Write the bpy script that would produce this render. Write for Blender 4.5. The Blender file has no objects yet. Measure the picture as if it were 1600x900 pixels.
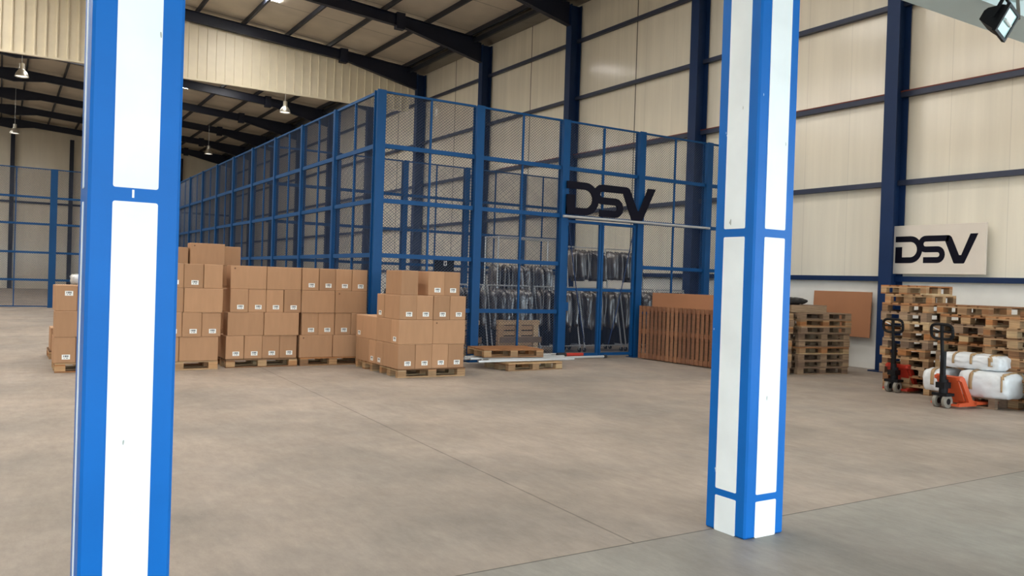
import bpy, math, random
from mathutils import Vector, Matrix
random.seed(7)
SC = bpy.context.scene
COL = SC.collection

# ------------------------------------------------------------------ camera
CAM_H = 1.6
cam = bpy.data.cameras.new('camera'); co = bpy.data.objects.new('camera', cam); COL.objects.link(co)
cam.sensor_width = 36.0; cam.lens = 1281.0 / 1600 * 36; cam.clip_end = 300; cam.clip_start = 0.05
Rm = Matrix(((0.84767767, -0.02273989, -0.53002402), (-0.5295509, 0.02382979, -0.84794338), (0.0319125, 0.99945737, 0.00815805)))
co.matrix_world = Matrix.Translation((0, 0, CAM_H)) @ Rm.to_4x4()
SC.camera = co
# ------------------------------------------------------------------ light
SC.view_settings.view_transform = 'Standard'; SC.view_settings.look = 'None'
SC.view_settings.gamma = 1.0; SC.view_settings.use_curve_mapping = False
SC.view_settings.exposure = 0.32
SKY_STRENGTH = 4.9
ADDED_ROOFLIGHT = 10.5
w = bpy.data.worlds.new('daylight'); SC.world = w; w.use_nodes = True
bg = w.node_tree.nodes['Background']; bg.inputs[0].default_value = (0.80, 0.93, 1.0, 1); bg.inputs[1].default_value = SKY_STRENGTH
try:
    SC.cycles.max_bounces = 8; SC.cycles.diffuse_bounces = 5; SC.cycles.glossy_bounces = 3
    SC.cycles.use_denoising = True; SC.cycles.sample_clamp_indirect = 6.0; SC.cycles.caustics_reflective = False
except Exception: pass

# ------------------------------------------------------------------ materials
def srgb(r, g, b):
    f = lambda c: ((c/255+0.055)/1.055)**2.4 if c/255 > 0.04045 else c/255/12.92
    return (f(r), f(g), f(b), 1)
def mat(name, col, rough=0.6, metal=0.0, var=0.12, vscale=3.0, bump=0.0, bscale=40.0, rnd=0.0, spec=0.5, coat=0.0, stretch=(1,1,1)):
    m = bpy.data.materials.new(name); m.use_nodes = True
    nt = m.node_tree; N = nt.nodes; L = nt.links; P = N['Principled BSDF']
    P.inputs['Roughness'].default_value = rough; P.inputs['Metallic'].default_value = metal
    P.inputs['Specular IOR Level'].default_value = spec; P.inputs['Coat Weight'].default_value = coat
    P.inputs['Coat Roughness'].default_value = 0.08
    tc = N.new('ShaderNodeTexCoord'); mp = N.new('ShaderNodeMapping'); mp.inputs['Scale'].default_value = stretch
    L.new(tc.outputs['Object'], mp.inputs['Vector'])
    oi = N.new('ShaderNodeObjectInfo')
    nz = N.new('ShaderNodeTexNoise'); nz.noise_dimensions = '4D'; nz.inputs['Scale'].default_value = vscale; nz.inputs['Detail'].default_value = 5
    L.new(mp.outputs[0], nz.inputs['Vector'])
    mw = N.new('ShaderNodeMath'); mw.operation = 'MULTIPLY'; mw.inputs[1].default_value = 37.0
    L.new(oi.outputs['Random'], mw.inputs[0]); L.new(mw.outputs[0], nz.inputs['W'])
    hs = N.new('ShaderNodeHueSaturation'); hs.inputs['Color'].default_value = col
    a = N.new('ShaderNodeMapRange'); a.inputs[1].default_value = 0.25; a.inputs[2].default_value = 0.75
    a.inputs[3].default_value = 1 - var; a.inputs[4].default_value = 1 + var
    L.new(nz.outputs[0], a.inputs[0])
    b = N.new('ShaderNodeMapRange'); b.inputs[3].default_value = 1 - rnd; b.inputs[4].default_value = 1 + rnd
    L.new(oi.outputs['Random'], b.inputs[0])
    k = N.new('ShaderNodeMath'); k.operation = 'MULTIPLY'; L.new(a.outputs[0], k.inputs[0]); L.new(b.outputs[0], k.inputs[1])
    L.new(k.outputs[0], hs.inputs['Value']); L.new(hs.outputs[0], P.inputs['Base Color'])
    if bump:
        n2 = N.new('ShaderNodeTexNoise'); n2.inputs['Scale'].default_value = bscale; n2.inputs['Detail'].default_value = 4
        L.new(mp.outputs[0], n2.inputs['Vector'])
        bp = N.new('ShaderNodeBump'); bp.inputs['Strength'].default_value = bump; bp.inputs['Distance'].default_value = 0.02
        L.new(n2.outputs[0], bp.inputs['Height']); L.new(bp.outputs[0], P.inputs['Normal'])
    return m
def emit(name, col, s):
    m = bpy.data.materials.new(name); m.use_nodes = True; nt = m.node_tree; nt.nodes.clear()
    e = nt.nodes.new('ShaderNodeEmission'); e.inputs[0].default_value = col; e.inputs[1].default_value = s
    # plain even glow
    o = nt.nodes.new('ShaderNodeOutputMaterial'); nt.links.new(e.outputs[0], o.inputs[0]); return m
def wood(name, cols, rough=0.75):
    m = bpy.data.materials.new(name); m.use_nodes = True; nt = m.node_tree; N = nt.nodes; L = nt.links; P = N['Principled BSDF']
    P.inputs['Roughness'].default_value = rough; P.inputs['Specular IOR Level'].default_value = 0.25
    oi = N.new('ShaderNodeObjectInfo'); rp = N.new('ShaderNodeValToRGB'); rp.color_ramp.interpolation = 'LINEAR'
    els = rp.color_ramp.elements
    while len(els) < len(cols): els.new(0.5)
    for i, c in enumerate(cols): els[i].position = i/(len(cols)-1); els[i].color = c
    L.new(oi.outputs['Random'], rp.inputs[0])
    tc = N.new('ShaderNodeTexCoord'); mp = N.new('ShaderNodeMapping'); mp.inputs['Scale'].default_value = (2.5, 2.5, 30)
    L.new(tc.outputs['Object'], mp.inputs[0])
    nz = N.new('ShaderNodeTexNoise'); nz.noise_dimensions = '4D'; nz.inputs['Scale'].default_value = 2.2; nz.inputs['Detail'].default_value = 6
    mw = N.new('ShaderNodeMath'); mw.operation = 'MULTIPLY'; mw.inputs[1].default_value = 53.0
    L.new(oi.outputs['Random'], mw.inputs[0]); L.new(mw.outputs[0], nz.inputs['W']); L.new(mp.outputs[0], nz.inputs['Vector'])
    a = N.new('ShaderNodeMapRange'); a.inputs[1].default_value = .25; a.inputs[2].default_value = .75; a.inputs[3].default_value = .68; a.inputs[4].default_value = 1.25
    L.new(nz.outputs[0], a.inputs[0])
    hs = N.new('ShaderNodeHueSaturation'); L.new(rp.outputs[0], hs.inputs['Color']); L.new(a.outputs[0], hs.inputs['Value']); L.new(hs.outputs[0], P.inputs['Base Color'])
    return m

def mth(N, L, op, a, b=None, c=None):
    n = N.new('ShaderNodeMath'); n.operation = op
    for i, x in enumerate((a, b, c)):
        if x is None: continue
        if isinstance(x, (int, float)): n.inputs[i].default_value = x
        else: L.new(x, n.inputs[i])
    return n.outputs[0]
def wall_mat():
    m = bpy.data.materials.new('cream_sandwich_panel'); m.use_nodes = True; nt = m.node_tree; N = nt.nodes; L = nt.links; P = N['Principled BSDF']
    P.inputs['Roughness'].default_value = 0.13; P.inputs['Specular IOR Level'].default_value = 0.5
    g = N.new('ShaderNodeNewGeometry'); s = N.new('ShaderNodeSeparateXYZ'); L.new(g.outputs['Position'], s.inputs[0])
    y, z = s.outputs[1], s.outputs[2]
    # vertical panel joint in the middle of every bay, faint profile lines between
    t = mth(N, L, 'ABSOLUTE', mth(N, L, 'SUBTRACT', mth(N, L, 'PINGPONG', mth(N, L, 'SUBTRACT', y, 12.92), 2.825), 0.0))
    joint = mth(N, L, 'LESS_THAN', t, 0.022)
    far = mth(N, L, 'GREATER_THAN', y, 14.0)
    joint = mth(N, L, 'MULTIPLY', joint, far)
    t2 = mth(N, L, 'LESS_THAN', mth(N, L, 'PINGPONG', mth(N, L, 'SUBTRACT', y, 0.06), 0.565), 0.008)
    nz = N.new('ShaderNodeTexNoise'); mp = N.new('ShaderNodeMapping'); mp.inputs['Scale'].default_value = (1, 2.0, .12)
    L.new(g.outputs['Position'], mp.inputs[0]); L.new(mp.outputs[0], nz.inputs['Vector']); nz.inputs['Scale'].default_value = 2.0; nz.inputs['Detail'].default_value = 6
    v = N.new('ShaderNodeMapRange'); v.inputs[1].default_value = .3; v.inputs[2].default_value = .7; v.inputs[3].default_value = .93; v.inputs[4].default_value = 1.05; L.new(nz.outputs[0], v.inputs[0])
    val = mth(N, L, 'MULTIPLY', v.outputs[0], mth(N, L, 'SUBTRACT', 1.0, mth(N, L, 'MULTIPLY', joint, 0.8)))
    val = mth(N, L, 'MULTIPLY', val, mth(N, L, 'SUBTRACT', 1.0, mth(N, L, 'MULTIPLY', t2, 0.12)))
    hs = N.new('ShaderNodeHueSaturation'); hs.inputs['Color'].default_value = srgb(232, 225, 209); L.new(val, hs.inputs['Value']); L.new(hs.outputs[0], P.inputs['Base Color'])
    wv = N.new('ShaderNodeTexNoise'); m2 = N.new('ShaderNodeMapping'); m2.inputs['Scale'].default_value = (1, 14, .2)
    L.new(g.outputs['Position'], m2.inputs[0]); L.new(m2.outputs[0], wv.inputs['Vector']); wv.inputs['Scale'].default_value = 1.6; wv.inputs['Detail'].default_value = 3
    bp = N.new('ShaderNodeBump'); bp.inputs['Strength'].default_value = 0.12; bp.inputs['Distance'].default_value = 0.02
    L.new(wv.outputs[0], bp.inputs['Height']); L.new(bp.outputs[0], P.inputs['Normal'])
    return m
def roof_mat():
    m = bpy.data.materials.new('roof_sheet'); m.use_nodes = True; nt = m.node_tree; N = nt.nodes; L = nt.links; P = N['Principled BSDF']
    P.inputs['Roughness'].default_value = 0.5
    g = N.new('ShaderNodeNewGeometry'); s = N.new('ShaderNodeSeparateXYZ'); L.new(g.outputs['Position'], s.inputs[0])
    j = mth(N, L, 'LESS_THAN', mth(N, L, 'PINGPONG', mth(N, L, 'SUBTRACT', s.outputs[1], 12.92), 1.4125), 0.02)
    nz = N.new('ShaderNodeTexNoise'); L.new(g.outputs['Position'], nz.inputs['Vector']); nz.inputs['Scale'].default_value = 0.8; nz.inputs['Detail'].default_value = 5
    v = N.new('ShaderNodeMapRange'); v.inputs[1].default_value = .3; v.inputs[2].default_value = .7; v.inputs[3].default_value = .88; v.inputs[4].default_value = 1.08; L.new(nz.outputs[0], v.inputs[0])
    val = mth(N, L, 'MULTIPLY', v.outputs[0], mth(N, L, 'SUBTRACT', 1.0, mth(N, L, 'MULTIPLY', j, 0.55)))
    hs = N.new('ShaderNodeHueSaturation'); hs.inputs['Color'].default_value = srgb(214, 203, 186); L.new(val, hs.inputs['Value']); L.new(hs.outputs[0], P.inputs['Base Color'])
    return m
def floor_mat():
    m = bpy.data.materials.new('worn_concrete'); m.use_nodes = True; nt = m.node_tree; N = nt.nodes; L = nt.links; P = N['Principled BSDF']
    P.inputs['Specular IOR Level'].default_value = 0.35
    g = N.new('ShaderNodeNewGeometry'); s = N.new('ShaderNodeSeparateXYZ'); L.new(g.outputs['Position'], s.inputs[0])
    x, y = s.outputs[0], s.outputs[1]
    def noise(scale, detail, stretch=(1,1,1), rough=.6):
        mp = N.new('ShaderNodeMapping'); mp.inputs['Scale'].default_value = stretch; L.new(g.outputs['Position'], mp.inputs[0])
        n = N.new('ShaderNodeTexNoise'); n.inputs['Scale'].default_value = scale; n.inputs['Detail'].default_value = detail; n.inputs['Roughness'].default_value = rough
        L.new(mp.outputs[0], n.inputs['Vector']); return n.outputs[0]
    def mr(i, a, b, c, d):
        n = N.new('ShaderNodeMapRange'); n.inputs[1].default_value = a; n.inputs[2].default_value = b; n.inputs[3].default_value = c; n.inputs[4].default_value = d
        L.new(i, n.inputs[0]); return n.outputs[0]
    v = mth(N, L, 'MULTIPLY', mr(noise(0.35, 6), .3, .7, .82, 1.12), mr(noise(2.2, 8, (1.4, .7, 1)), .3, .7, .87, 1.08))
    v = mth(N, L, 'MULTIPLY', v, mr(noise(12, 9, (1.0, .35, 1), .8), .3, .72, .80, 1.10))
    scr = mth(N, L, 'GREATER_THAN', noise(9, 3, (2.4, .5, 1), .8), .70)
    v = mth(N, L, 'SUBTRACT', v, mth(N, L, 'MULTIPLY', scr, .14))
    # sawn joints
    j1 = mth(N, L, 'LESS_THAN', mth(N, L, 'ABSOLUTE', mth(N, L, 'SUBTRACT', y, 3.875)), .007)
    xs = mth(N, L, 'SUBTRACT', x, mth(N, L, 'MULTIPLY_ADD', y, 0.041, 3.22))
    j2 = mth(N, L, 'MULTIPLY', mth(N, L, 'LESS_THAN', mth(N, L, 'ABSOLUTE', xs), .008), mth(N, L, 'GREATER_THAN', y, 3.875))
    j = mth(N, L, 'MAXIMUM', j1, mth(N, L, 'MULTIPLY', j2, .7))
    v = mth(N, L, 'MULTIPLY', v, mth(N, L, 'SUBTRACT', 1.0, mth(N, L, 'MULTIPLY', j, .62)))
    mix = N.new('ShaderNodeMix'); mix.data_type = 'RGBA'; mix.inputs[6].default_value = srgb(157, 153, 145); mix.inputs[7].default_value = srgb(169, 156, 144)
    L.new(mth(N, L, 'GREATER_THAN', y, 3.875), mix.inputs[0])
    mx = N.new('ShaderNodeMix'); mx.data_type = 'RGBA'; mx.inputs[7].default_value = srgb(146, 138, 130)
    L.new(mr(noise(.5, 5), .42, .62, 0, .75), mx.inputs[0]); L.new(mix.outputs[2], mx.inputs[6])
    hs = N.new('ShaderNodeHueSaturation'); L.new(mx.outputs[2], hs.inputs['Color']); L.new(v, hs.inputs['Value']); L.new(hs.outputs[0], P.inputs['Base Color'])
    L.new(mr(noise(1.1, 6), .3, .7, .42, .68), P.inputs['Roughness'])
    return m
def pillar_paint(name, col, chips, cscale):
    m = bpy.data.materials.new(name); m.use_nodes = True; nt = m.node_tree; N = nt.nodes; L = nt.links; P = N['Principled BSDF']
    P.inputs['Roughness'].default_value = 0.45; P.inputs['Specular IOR Level'].default_value = 0.22
    tc = N.new('ShaderNodeTexCoord'); mp = N.new('ShaderNodeMapping'); mp.inputs['Scale'].default_value = (3, 3, .9); L.new(tc.outputs['Object'], mp.inputs[0])
    n = N.new('ShaderNodeTexNoise'); n.inputs['Scale'].default_value = cscale; n.inputs['Detail'].default_value = 2; L.new(mp.outputs[0], n.inputs['Vector'])
    t = mth(N, L, 'GREATER_THAN', n.outputs[0], 0.775)
    mx = N.new('ShaderNodeMix'); mx.data_type = 'RGBA'; mx.inputs[6].default_value = col; mx.inputs[7].default_value = chips; L.new(t, mx.inputs[0])
    n2 = N.new('ShaderNodeTexNoise'); n2.inputs['Scale'].default_value = 2.2; n2.inputs['Detail'].default_value = 4; L.new(tc.outputs['Object'], n2.inputs['Vector'])
    a = N.new('ShaderNodeMapRange'); a.inputs[1].default_value = .3; a.inputs[2].default_value = .7; a.inputs[3].default_value = .92; a.inputs[4].default_value = 1.06; L.new(n2.outputs[0], a.inputs[0])
    hs = N.new('ShaderNodeHueSaturation'); L.new(mx.outputs[2], hs.inputs['Color']); L.new(a.outputs[0], hs.inputs['Value']); L.new(hs.outputs[0], P.inputs['Base Color'])
    return m
M = dict(
    wall=wall_mat(), roof=roof_mat(), floor=floor_mat(),
    lowerwall=mat('white_lower_wall', srgb(228, 227, 222), .7, var=.05),
    navy=mat('navy_steel_paint', srgb(18, 44, 84), .5, spec=.3, var=.12, vscale=1.5),
    girt=mat('grey_navy_girt', srgb(48, 56, 78), .5, var=.1),
    rust=mat('red_oxide_primer', srgb(110, 48, 38), .6),
    raft=mat('dark_navy_rafter', srgb(20, 27, 48), .5, var=.1),
    purlin=mat('dark_purlin', srgb(36, 41, 54), .5, var=.1),
    gutter=mat('galvanised_gutter', srgb(128, 124, 116), .45, metal=.5, var=.2, vscale=2),
    cblue=mat('cage_blue_paint', srgb(10, 70, 122), .5, var=.1, vscale=2, spec=.25),
    wire=mat('cage_wire', srgb(52, 68, 96), .45, metal=.3),
    curtain=mat('cream_profiled_sheet', srgb(240, 230, 206), .42, var=.04),
    pblue=pillar_paint('pillar_blue_paint', srgb(0, 99, 180), srgb(205, 220, 232), 10.0),
    pwhite=pillar_paint('pillar_white_paint', srgb(236, 240, 240), srgb(170, 172, 165), 5.0),
    beam=mat('white_beam_paint', srgb(205, 222, 224), .55, var=.04),
    card=mat('cardboard', srgb(170, 131, 100), .8, var=.06, vscale=2.5, rnd=.12, spec=.2, stretch=(6, 6, 1)),
    cardside=mat('cardboard_flap', srgb(196, 158, 126), .8, var=.06, spec=.2),
    ink=mat('dark_print', srgb(40, 38, 40), .7),
    stamp=mat('brown_print', srgb(110, 78, 56), .8),
    paper=mat('white_paper', srgb(235, 235, 232), .6, var=.02),
    wood=wood('pallet_wood', [srgb(140, 104, 74), srgb(176, 144, 108), srgb(112, 84, 62), srgb(168, 112, 68), srgb(190, 164, 126), srgb(128, 94, 68)]),
    oldwood=wood('weathered_pallet_wood', [srgb(140, 116, 96), srgb(118, 96, 80), srgb(168, 142, 114), srgb(126, 102, 84)]),
    palewood=wood('pale_pallet_wood', [srgb(206, 172, 132), srgb(190, 152, 112), srgb(214, 184, 146)]),
    brownwood=wood('brown_stained_wood', [srgb(142, 98, 72), srgb(122, 84, 64), srgb(152, 108, 80)]),
    board=mat('brown_hardboard', srgb(168, 116, 82), .7, var=.07, vscale=2),
    steel=mat('bright_steel_tube', srgb(190, 192, 194), .32, metal=.35, var=.1),
    coatfab=mat('dark_coat_in_clear_plastic', srgb(74, 67, 64), .16, var=.5, vscale=8, bump=1.0, bscale=20, rnd=.35, spec=1.0, coat=1.0, stretch=(1, 1, .3)),
    blackcoat=mat('black_cloth', srgb(24, 23, 26), .7, var=.2),
    black=mat('black_rubber', srgb(26, 26, 28), .55),
    blackmet=mat('black_painted_metal', srgb(16, 16, 19), .5, spec=.2),
    red=mat('red_truck_paint', srgb(168, 46, 32), .4, var=.15),
    orange=mat('orange_truck_paint', srgb(204, 86, 48), .4, var=.12),
    tyre=mat('grey_tyre', srgb(128, 122, 112), .6),
    sack=mat('white_wrapped_sack', srgb(214, 217, 220), .40, var=.08, vscale=5, bump=.9, bscale=5, spec=.5),
    tape=mat('brown_parcel_tape', srgb(166, 136, 98), .35),
    glass=mat('lamp_glass', srgb(170, 205, 205), .12, var=.1, spec=.8),
    alu=mat('lamp_aluminium', srgb(190, 186, 176), .35, metal=.8),
    lit=emit('lit_lamp', (1, .92, .78, 1), 1.6),
    brightlight=emit('bright_rooflight_sheet', (1.0, .97, .92, 1), 48.0),  # emission raised so the wall shows its reflection
    added_rooflight=emit('added_rooflight_sheet', (1.0, .965, .90, 1), ADDED_ROOFLIGHT),  # for roof panels added out of view as extra light
    signnavy=mat('sign_navy', srgb(13, 13, 28), .7, var=.05, spec=.15),
    signboard=mat('sign_board', srgb(222, 212, 200), .6, var=.04),
    wrap=mat('clear_film_wrap', srgb(205, 205, 205), .15, spec=.9, coat=1, bump=.6, bscale=18),
)

# ------------------------------------------------------------------ mesh builder
class MB:
    def __init__(s): s.v = []; s.f = []; s.m = []
    def add(s, vs, fs, mi=0):
        o = len(s.v); s.v += [tuple(v) for v in vs]; s.f += [tuple(i+o for i in f) for f in fs]; s.m += [mi]*len(fs); return s
    def box(s, lo, hi, mi=0, X=None):
        (a, b, c), (d, e, f) = lo, hi
        vs = [(a,b,c),(d,b,c),(d,e,c),(a,e,c),(a,b,f),(d,b,f),(d,e,f),(a,e,f)]
        if X is not None: vs = [X @ Vector(v) for v in vs]
        return s.add(vs, [(0,3,2,1),(4,5,6,7),(0,1,5,4),(1,2,6,5),(2,3,7,6),(3,0,4,7)], mi)
    def cbox(s, lo, hi, c=.006, mi=0):
        # box with chamfered edges
        import itertools
        vs = []; ids = {}
        for sx in (0,1):
            for sy in (0,1):
                for sz in (0,1):
                    p = [lo[0] if sx==0 else hi[0], lo[1] if sy==0 else hi[1], lo[2] if sz==0 else hi[2]]
                    d = [c if sx==0 else -c, c if sy==0 else -c, c if sz==0 else -c]
                    for ax in range(3):
                        q = [p[i] if i==ax else p[i]+d[i] for i in range(3)]
                        ids[(sx,sy,sz,ax)] = len(vs); vs.append(tuple(q))
        fs = []
        for ax in range(3):
            o = [i for i in range(3) if i != ax]
            for sd in (0,1):
                loop = []
                for (a,b) in ((0,0),(1,0),(1,1),(0,1)):
                    k = [0,0,0]; k[ax]=sd; k[o[0]]=a; k[o[1]]=b; loop.append(ids[(k[0],k[1],k[2],ax)])
                n_flip = (sd==0) != (ax==1)
                fs.append(tuple(reversed(loop)) if n_flip else tuple(loop))
        for ax in range(3):
            o = [i for i in range(3) if i != ax]
            for a in (0,1):
                for b in (0,1):
                    k0=[0,0,0]; k1=[0,0,0]; k1[ax]=1
                    k0[o[0]]=k1[o[0]]=a; k0[o[1]]=k1[o[1]]=b
                    fs.append((ids[(*k0,o[0])], ids[(*k1,o[0])], ids[(*k1,o[1])], ids[(*k0,o[1])]))
        for c3 in itertools.product((0,1),repeat=3):
            fs.append(tuple(ids[(*c3,ax)] for ax in range(3)))
        return s.add(vs, fs, mi)
    def tube(s, p, q, r, n=8, mi=0, r2=None, caps=True):
        p = Vector(p); q = Vector(q); d = (q-p).normalized()
        a = d.orthogonal().normalized(); b = d.cross(a); r2 = r if r2 is None else r2
        vs = []
        for i in range(n):
            t = 2*math.pi*i/n; e = a*math.cos(t)+b*math.sin(t); vs += [p+e*r, q+e*r2]
        fs = [(2*i, 2*((i+1)%n), 2*((i+1)%n)+1, 2*i+1) for i in range(n)]
        if caps: fs += [tuple(2*i for i in reversed(range(n))), tuple(2*i+1 for i in range(n))]
        return s.add(vs, fs, mi)
    def path(s, pts, r, n=8, mi=0):
        for a, b in zip(pts, pts[1:]): s.tube(a, b, r, n, mi)
        return s
    def lathe(s, prof, n=20, mi=0, c=(0,0,0), axis='z'):
        vs = []; fs = []
        for (r, h) in prof:
            for i in range(n):
                t = 2*math.pi*i/n; x, y = r*math.cos(t), r*math.sin(t)
                p = (x, y, h) if axis == 'z' else ((h, x, y) if axis == 'x' else (y, h, x))
                vs.append((p[0]+c[0], p[1]+c[1], p[2]+c[2]))
        for k in range(len(prof)-1):
            for i in range(n):
                j = (i+1) % n; fs.append((k*n+i, k*n+j, (k+1)*n+j, (k+1)*n+i))
        return s.add(vs, fs, mi)
    def prism(s, poly, t0, t1, axis='y', mi=0):
        # poly of 2-D points (u,v); axis = extrusion axis
        n = len(poly)
        def P(u, v, t): return (u, t, v) if axis == 'y' else ((t, u, v) if axis == 'x' else (u, v, t))
        vs = [P(u, v, t0) for u, v in poly] + [P(u, v, t1) for u, v in poly]
        fs = [tuple(range(n)), tuple(range(2*n-1, n-1, -1))] + [(i, i+n, (i+1) % n + n, (i+1) % n) for i in range(n)]
        return s.add(vs, fs, mi)
    def build(s, name, mats, parent=None, smooth=False, fix=False):
        me = bpy.data.meshes.new(name); me.from_pydata(s.v, [], s.f)
        mats = mats if isinstance(mats, (list, tuple)) else [mats]
        for m in mats: me.materials.append(m)
        for p, i in zip(me.polygons, s.m): p.material_index = i
        if smooth:
            for p in me.polygons: p.use_smooth = True
        import bmesh
        bm = bmesh.new(); bm.from_mesh(me); bmesh.ops.recalc_face_normals(bm, faces=bm.faces); bm.to_mesh(me); bm.free()
        o = bpy.data.objects.new(name, me); COL.objects.link(o)
        if parent is not None: o.parent = parent
        return o
def tag(o, label=None, cat=None, group=None, kind=None):
    if label: o['label'] = label
    if cat: o['category'] = cat
    if group: o['group'] = group
    if kind: o['kind'] = kind
    return o
def thing(name, label, cat, loc=(0,0,0), rz=0, group=None):
    o = bpy.data.objects.new(name, None); COL.objects.link(o); o.location = loc; o.rotation_euler = (0, 0, rz); o.empty_display_size = .1
    return tag(o, label, cat, group)
def kids(o): return [c for c in bpy.data.objects if c.parent == o]
def dup(tree, loc, rot, label, group=None, scale=None):
    """tree = (root, [(child, [grandchildren])])"""
    root, ch = tree
    r = root.copy(); COL.objects.link(r); r.location = loc; r.rotation_euler = rot if isinstance(rot, tuple) else (0, 0, rot)
    if scale: r.scale = scale
    r['label'] = label
    if group: r['group'] = group
    for c, gs in ch:
        k = c.copy(); COL.objects.link(k); k.parent = r
        for g in gs:
            h = g.copy(); COL.objects.link(h); h.parent = k
    return r
def tree(root): return (root, [(c, kids(c)) for c in kids(root)])
class Proto:
    """first use moves the prototype itself, later uses copy it"""
    def __init__(s, root): s.t = tree(root); s.used = False
    def put(s, loc, rot, label, group=None, scale=None):
        if not s.used:
            s.used = True; r = s.t[0]; r.location = loc; r.rotation_euler = rot if isinstance(rot, tuple) else (0, 0, rot); r['label'] = label
            if group: r['group'] = group
            if scale: r.scale = scale
            return r
        return dup(s.t, loc, rot, label, group, scale)
def struct(o): o['kind'] = 'structure'; return o
ORD = ['bottom', 'second', 'third', 'fourth', 'fifth', 'sixth', 'seventh', 'eighth', 'ninth', 'tenth', 'eleventh', 'twelfth', 'thirteenth', 'fourteenth']
PI = math.pi

# ------------------------------------------------------------------ shell
XW = 15.65; XL = -14.85; APX = 0.4; Y0 = 3.95; Y1 = 67.2
FY = [4.45 + 5.65*i for i in range(12)]        # portal frames
def ztop(x): return 11.76 - 0.0735*abs(x-APX)  # top of rafters
struct(MB().add([(-45,-30,0),(45,-30,0),(45,70,0),(-45,70,0)], [(0,1,2,3)]).build('floor', M['floor']))
zr = lambda x: ztop(x) + .17
rf = MB()
for (xa, xb) in ((XL-.3, APX), (APX, XW+.3)):
    rf.prism([(xa, zr(xa)), (xb, zr(xb)), (xb, zr(xb)+.1), (xa, zr(xa)+.1)], Y0-.25, Y1+.3, 'y')
struct(rf.build('ceiling', M['roof']))
struct(MB().box((XW, Y0-.25, 0), (XW+.12, Y1, zr(XW)+.02)).build('wall_right', M['wall']))
struct(MB().box((XL-.12, Y0-.25, 0), (XL, Y1, zr(XL)+.02)).build('wall_left', M['wall']))
struct(MB().prism([(XL, 0), (XW, 0), (XW, zr(XW)), (APX, zr(APX)), (XL, zr(XL))], Y1, Y1+.12, 'y').build('wall_back', M['wall']))
struct(MB().prism([(XL, 4.45), (XW, 4.45), (XW, zr(XW)), (APX, zr(APX)), (XL, zr(XL))], 3.72, 3.95, 'y').build('wall_front', M['wall']))
struct(MB().box((-20, -5.5, 4.47), (20, 3.7, 4.6)).build('ceiling_canopy', M['roof']))
struct(MB().box((XW-.02, Y0, 0), (XW, Y1, 1.82)).build('wall_right_lower', M['lowerwall']))  # whiter band on the lower part of the right wall
# glowing roof panels, most added out of view to brighten the hall
n = 1
for (xa, xb, ya, yb) in [(2.5,3.9,5,9.6),(9,10.4,5,9.6),(-4.5,-3.1,5,9.6),(2.5,3.9,10.6,15.2),(9,10.4,10.6,15.2),(-4.5,-3.1,10.6,15.2),(-10,-8.6,10.6,15.2),
                         (2.5,3.9,16.2,20.6),(-4.5,-3.1,16.2,20.6),(-10,-8.6,16.2,20.6),(-4.5,-3.1,23,26.5),(-10,-8.6,23,26.5),(-4.5,-3.1,28.2,31.8),(-10,-8.6,28.2,31.8),(-7.2,-5.8,23,26.5),(-7.2,-5.8,28.2,31.8),(-13,-11.6,23,26.5),(-13,-11.6,28.2,31.8),(-2.4,-1.2,28.6,31.8),(-13,-11.6,16.2,20.6),(7.3,8.3,28.0,29.6),(7.5,8.3,45.2,46.6),(2.5,3.9,34,38),(9,10.4,34,38),(-10,-8.6,34,38),(2.5,3.9,39.5,43),(9,10.4,39.5,43),(-10,-8.6,46,52),(-10,-8.6,57,63),(-5.5,-4.1,46,52),(-5.5,-4.1,57,63)]:
    struct(MB().prism([(xa, zr(xa)-.02), (xb, zr(xb)-.02), (xb, zr(xb)-.005), (xa, zr(xa)-.005)], ya, yb, 'y').build('glow_panel_%d' % n, M['brightlight' if xa in (7.3, 7.5) else 'added_rooflight'])); n += 1

# ------------------------------------------------------------------ steel frame
XF = 15.2
names_col = {1: 'between the stacked pallets and brown board', 2: 'behind the cage, just left of the near right pillar', 3: 'rising behind the cage sign', 4: 'behind the second cage post, its haunch in view', 5: 'at the right end of the cream curtain panel'}
for i, y in enumerate(FY):
    if i == 0: continue
    zt = 10.47
    lab = names_col.get(i, 'far down the right wall beyond the cream curtain panel')
    c = thing('steel_column', 'navy steel wall column ' + lab, 'column', (XF+.2, y, 0), 0, 'right wall columns' if i > 5 else None)
    MB().box((-.2, -.14, .0), (-.18, .14, zt)).build('flange', M['navy'], c)
    MB().box((.18, -.14, .0), (.2, .14, zt)).build('flange', M['navy'], c)
    MB().box((-.18, -.008, .0), (.18, .008, zt)).build('web', M['navy'], c)
    MB().box((-.3, -.24, .0), (.22, .24, .025)).build('base_plate', M['navy'], c)
names_raft = {4: 'nearest in view, ending at the second wall column', 5: 'directly above the cream curtain panel', 3: 'across the top edge of the view by the third column'}
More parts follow.
